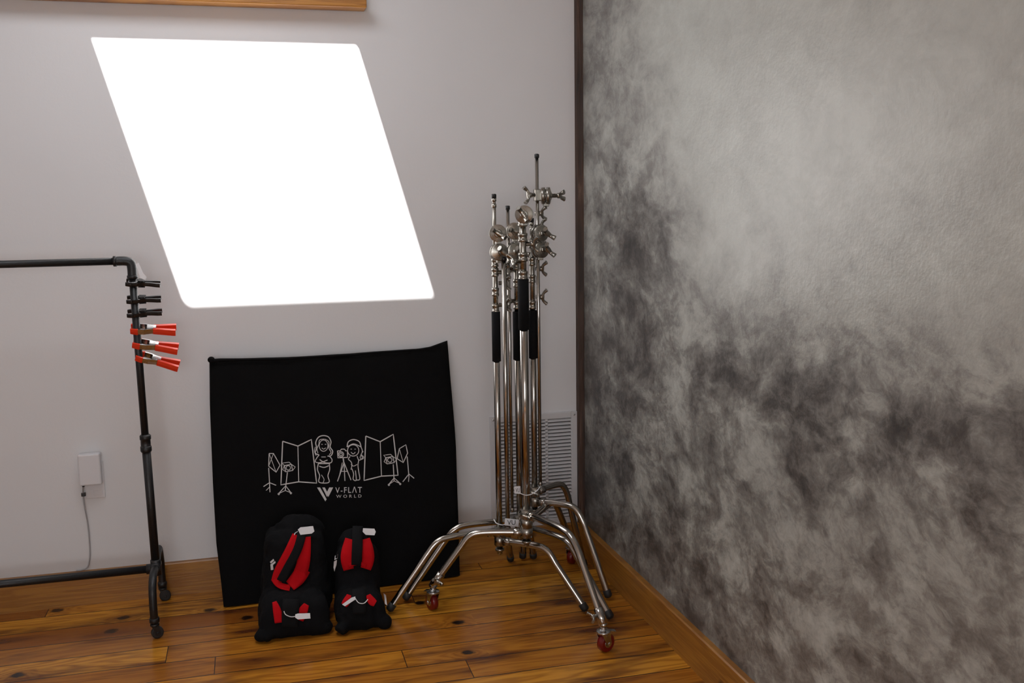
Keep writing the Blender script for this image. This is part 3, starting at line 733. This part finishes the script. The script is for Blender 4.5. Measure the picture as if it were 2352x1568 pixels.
def leg(parent, X, Y, ze, tip, tz, cast=False):
    d = Vector((tip[0] - X, tip[1] - Y, 0)); R_ = d.length; d.normalize(); H0 = Vector((X, Y, 0))
    rb = .0115
    top = [(0.018, ze), (.25 * R_, ze + .003), (.48 * R_, ze + .002), (.58 * R_, ze - .012), (.655 * R_, ze - .045)]
    zt = .088 if cast else .014
    end = (.94 * R_ if cast else R_, zt)
    pts = [H0 + d * r + Vector((0, 0, z)) for r, z in top] + [H0 + d * (top[-1][0] + (end[0] - top[-1][0]) * f) + Vector((0, 0, top[-1][1] + (end[1] - top[-1][1]) * f)) for f in (.15, .5, 1)]
    b = B(); b.tube(pts, rb)
    b.lathe(H0 + Vector((0, 0, ze)) + d * .014, d, [(0, .012), (.001, .0145), (.028, .0145), (.03, .012)], 18)
    if not cast:
        q = (pts[-1] - pts[-2]).normalized(); b.lathe(pts[-1] - q * .022, q, [(0, .0115), (.001, .0135), (.022, .0135), (.027, .008)], 16, mi=1)
    else:
        q = (pts[-1] - pts[-2]).normalized(); b.lathe(pts[-1] - q * .05, q, [(0, .0115), (.001, .0145), (.05, .0145), (.052, .01)], 18)
        b.ball(pts[-1], (.014, .014, .012))
    lg = b.obj("leg", [CHR, RUB], parent)
    if cast:
        sd = Vector((-d.y, d.x, 0)); k = 1 if d.x < 0 else -1
        knob(lg, pts[-1] - q * .03 + sd * .012 * k, sd * k, SAT, .8, 1.0)
        e = pts[-1]
        caster(lg, (e.x, e.y, e.z), .0285, REDW, ZINC, True, ang=cast, brake=True)
def light_stand(X, Y, px, label, legs, hubs, sleeve, joints, top, knobs, heads, arms, colr=.0135):
    e = empty("light_stand", (X, Y, 0), label=label, category="light stand"); e["group"] = "steel light stands in the wall corner"
    Z = lambda py: zat(py, px, Y)
    z0 = hubs[0] - .03
    b = B(); b.tube([(X, Y, z0), (X, Y, Z(sleeve[0]) )], colr, 20, smooth=False); b.obj("column", CHR, e)
    b = B()
    for hz in hubs:
        b.lathe((X, Y, hz - .018), (0, 0, 1), [(0, colr + .002), (.002, colr + .0075), (.034, colr + .0075), (.036, colr + .002)], 20)
    b.lathe((X, Y, z0 - .02), (0, 0, 1), [(0, .006), (.003, .009), (.012, .009), (.014, .015), (.022, .016)], 16)
    hb = b.obj("base_hub", SAT, e)
    knob(hb, (X - .01, Y - colr - .004, hubs[-1] + .005), (-.3, -1, 0), SAT, .9, 1.2)
    for (tip, ze, cast) in legs: leg(e, X, Y, ze, tip, 0, cast)
    b = B(); b.lathe((X, Y, Z(sleeve[1])), (0, 0, 1), [(0, colr), (.001, colr + .004), (Z(sleeve[0]) - Z(sleeve[1]) - .001, colr + .004), (Z(sleeve[0]) - Z(sleeve[1]), colr)], 20); b.obj("foam_sleeve", FOAM, e)
    z1 = Z(sleeve[0]); zt = Z(top); zj = [Z(j) for j in joints]
    b = B(); b.tube([(X, Y, z1 - .01), (X, Y, zj[-1])], colr * .82, 18, smooth=False)
    for z in zj: collar(b, X, Y, z, colr * .82, colr * 1.15)
    b.tube([(X, Y, zj[-1]), (X, Y, max(zj[-1] + .01, zt - .03))], .0062, 14, smooth=False)
    b.obj("riser", SAT, e)
    b = B(); b.lathe((X, Y, zt - .045), (0, 0, 1), [(0, .006), (.001, .0078), (.012, .0078), (.013, .0055), (.02, .0055), (.021, .0078), (.031, .0078)], 16)
    b.lathe((X, Y, zt - .014), (0, 0, 1), [(0, .0082), (.012, .0082), (.014, .006)], 16, mi=1); b.obj("top_stud", [SAT, PLB], e)
    for py, d, tl in knobs:
        dd = Vector(d).normalized(); knob(e, Vector((X, Y, Z(py))) + dd * .011, dd, SAT, 1.15, tl)
    for (dx, dy, py, ax, tl) in heads: grip_head(e, (X + dx, Y + dy, Z(py)), ax, SAT, tilt=tl)
    for (dx, dy, p0, p1, r) in arms:
        b = B(); za, zb_ = Z(p0), Z(p1); b.tube([(X + dx, Y + dy, za), (X + dx, Y + dy, zb_)], r, 14, smooth=False)
        b.lathe((X + dx, Y + dy, za - .012), (0, 0, 1), [(0, r), (.001, r * 1.35), (.012, r * 1.35), (.014, r * .9)], 14, mi=1)
        b.lathe((X + dx, Y + dy, zb_ - .002), (0, 0, 1), [(0, r * .9), (.003, r * 1.3), (.01, r * 1.3), (.014, r)], 14)
        b.obj("grip_arm", [CHR, PLB], e)
    return e
F2 = lambda x, y: (onZ(x, y).x, onZ(x, y).y)
s3 = light_stand(.848, 3.08, 1207, "polished steel rolling light stand with red casters and foam sleeve", 
    [((.985, 2.665), .325, .4), ((.520, 3.15), .262, 1.9), ((1.13, 3.44), .295, .9)], (.262, .295, .325),
    (640, 757), (632, 590, 545, 510), 478, [(600, (-1, -.2, 0), .6), (560, (1, -.3, 0), .4)], [(0, -.022, 492, (-.35, -1, 0), .6)], [], .0135)
s1 = light_stand(.785, 3.20, 1138, "steel light stand with black foam sleeve and low turtle base",
    [(F2(895, 1408), .232, False), (F2(1345, 1408), .20, False), ((.90, 3.50), .215, False)], (.20, .232),
    (715, 830), (708, 670, 625, 603), 445, [(700, (1, -.3, 0), .5), (625, (1, -.5, 0), .3), (650, (1, -.3, 0), .4)], [(.006, -.022, 535, (-.2, -1, 0), 1.0), (.008, -.022, 578, (.1, -1, 0), .9)], [(.022, -.03, 590, 1212, .0078)], .0105)
s2 = light_stand(.874, 3.262, 1188, "steel light stand with slim grip arm, nested among the others",
    [(F2(931, 1382), .245, False), (F2(1402, 1426), .225, False), ((.99, 3.50), .235, False)], (.225, .245),
    (715, 826), (700, 650, 610, 570), 520, [(690, (-1, -.4, 0), .5), (620, (-1, -.4, 0), .4), (590, (-1, -.5, 0), .5)], [(-.010, -.022, 530, (-.1, -1, 0), 1.3), (-.010, -.022, 575, (.2, -1, 0), 1.1)], [(-.030, -.012, 473, 1170, .0058)], .0105)
s4 = light_stand(.928, 3.255, 1225, "tallest steel light stand, grip head near its top, in corner",
    [((1.145, 3.36), .345, False), ((.95, 3.51), .31, False), ((1.13, 3.06), .31, False)], (.31, .345),
    (712, 823), (700, 640, 600, 560), 500, [(682, (1, -.2, 0), .3), (617, (1, -.2, 0), .5), (490, (1, -.3, 0), .6), (520, (1, -.5, 0), .2), (572, (1, -.1, 0), .4)], [(.018, -.03, 535, (.35, -1, 0), .9), (.020, -.03, 572, (.35, -1, 0), .7), (.045, -.02, 450, (1, -.35, 0), 1.1)], [(.016, -.016, 355, 1112, .006)], .0105)
zz = zat(448, 1225, 3.255)
b = B(); b.box((.928 + .016 - .011, 3.239 - .011, zz - .02), (.928 + .016 + .011, 3.239 + .011, zz + .02), bev=.003); b.obj("clamp_block", SAT, s4)
knob(s4, (.928 + .006, 3.239 - .004, zz), (-1, -.3, 0), SAT, 1.2, .2)
def tag_on(parent, quad, Y, loop, txt=None):
    e = parent
    B().prism([onY(x, y, Y) for x, y in quad], (0, .001, 0)).obj("tag", WTAG, e)
    if loop: B().tube([onY(x, y, yy) for x, y, yy in loop], .0016, 6).obj("zip_tie", WTAG, e)
    if txt: text_mesh(txt[0], txt[1], txt[2], txt[3], txt[4], lambda x, y: onY(x, y, Y - .0006), "tag_lettering", PLB, e)
tag_on(s3, [(1181, 1117), (1195, 1116), (1196, 1134), (1182, 1133)], 3.05, [(1196, 1133, 3.05), (1208, 1137, 3.055), (1222, 1134, 3.06), (1234, 1126, 3.07), (1240, 1118, 3.08)], ("VU", 1184, 1194, 1121, 1130))
tag_on(s1, [(1160, 1190), (1192, 1193), (1191, 1210), (1159, 1206)], 3.15, [(1134, 1192, 3.18), (1140, 1201, 3.17), (1152, 1205, 3.165), (1160, 1204, 3.15)], ("VU", 1165, 1184, 1194, 1205))

# ------------------------------------------------------------------ light
sd = Vector((SX, 1, -SZ)).normalized()
L = bpy.data.lights.new("sun", 'SUN'); L.energy = 28; L.angle = math.radians(.6); L.color = (1, .99, .97)
lo = bpy.data.objects.new("sun", L); COL.objects.link(lo); lo.rotation_euler = sd.to_track_quat('-Z', 'Y').to_euler(); lo.location = (-1, 0, 5)
def area(name, loc, tgt, sx, sy, e, col):
    L = bpy.data.lights.new(name, 'AREA'); L.shape = 'RECTANGLE'; L.size = sx; L.size_y = sy; L.energy = e; L.color = col
    o = bpy.data.objects.new(name, L); COL.objects.link(o); o.location = loc; o.rotation_euler = (Vector(tgt) - Vector(loc)).to_track_quat('-Z', 'Y').to_euler()
area("window_daylight", (-.55, FW - .01, 1.45), (-.55, 3, 1.45), 2.0, 1.4, 52, (.97, .99, 1))
area("skylight_daylight", ((hx0 + hx1) / 2, (hy0 + hy1) / 2, H - .015), ((hx0 + hx1) / 2, (hy0 + hy1) / 2 + .001, 0), .8, .7, 12, (.93, .96, 1))
wd = bpy.data.worlds.new("world"); S.world = wd; wd.use_nodes = True
bg = wd.node_tree.nodes["Background"]; bg.inputs[0].default_value = (.65, .76, 1, 1); bg.inputs[1].default_value = .6
for o in list(bpy.data.objects):
    if "_w" in o: del o["_w"]
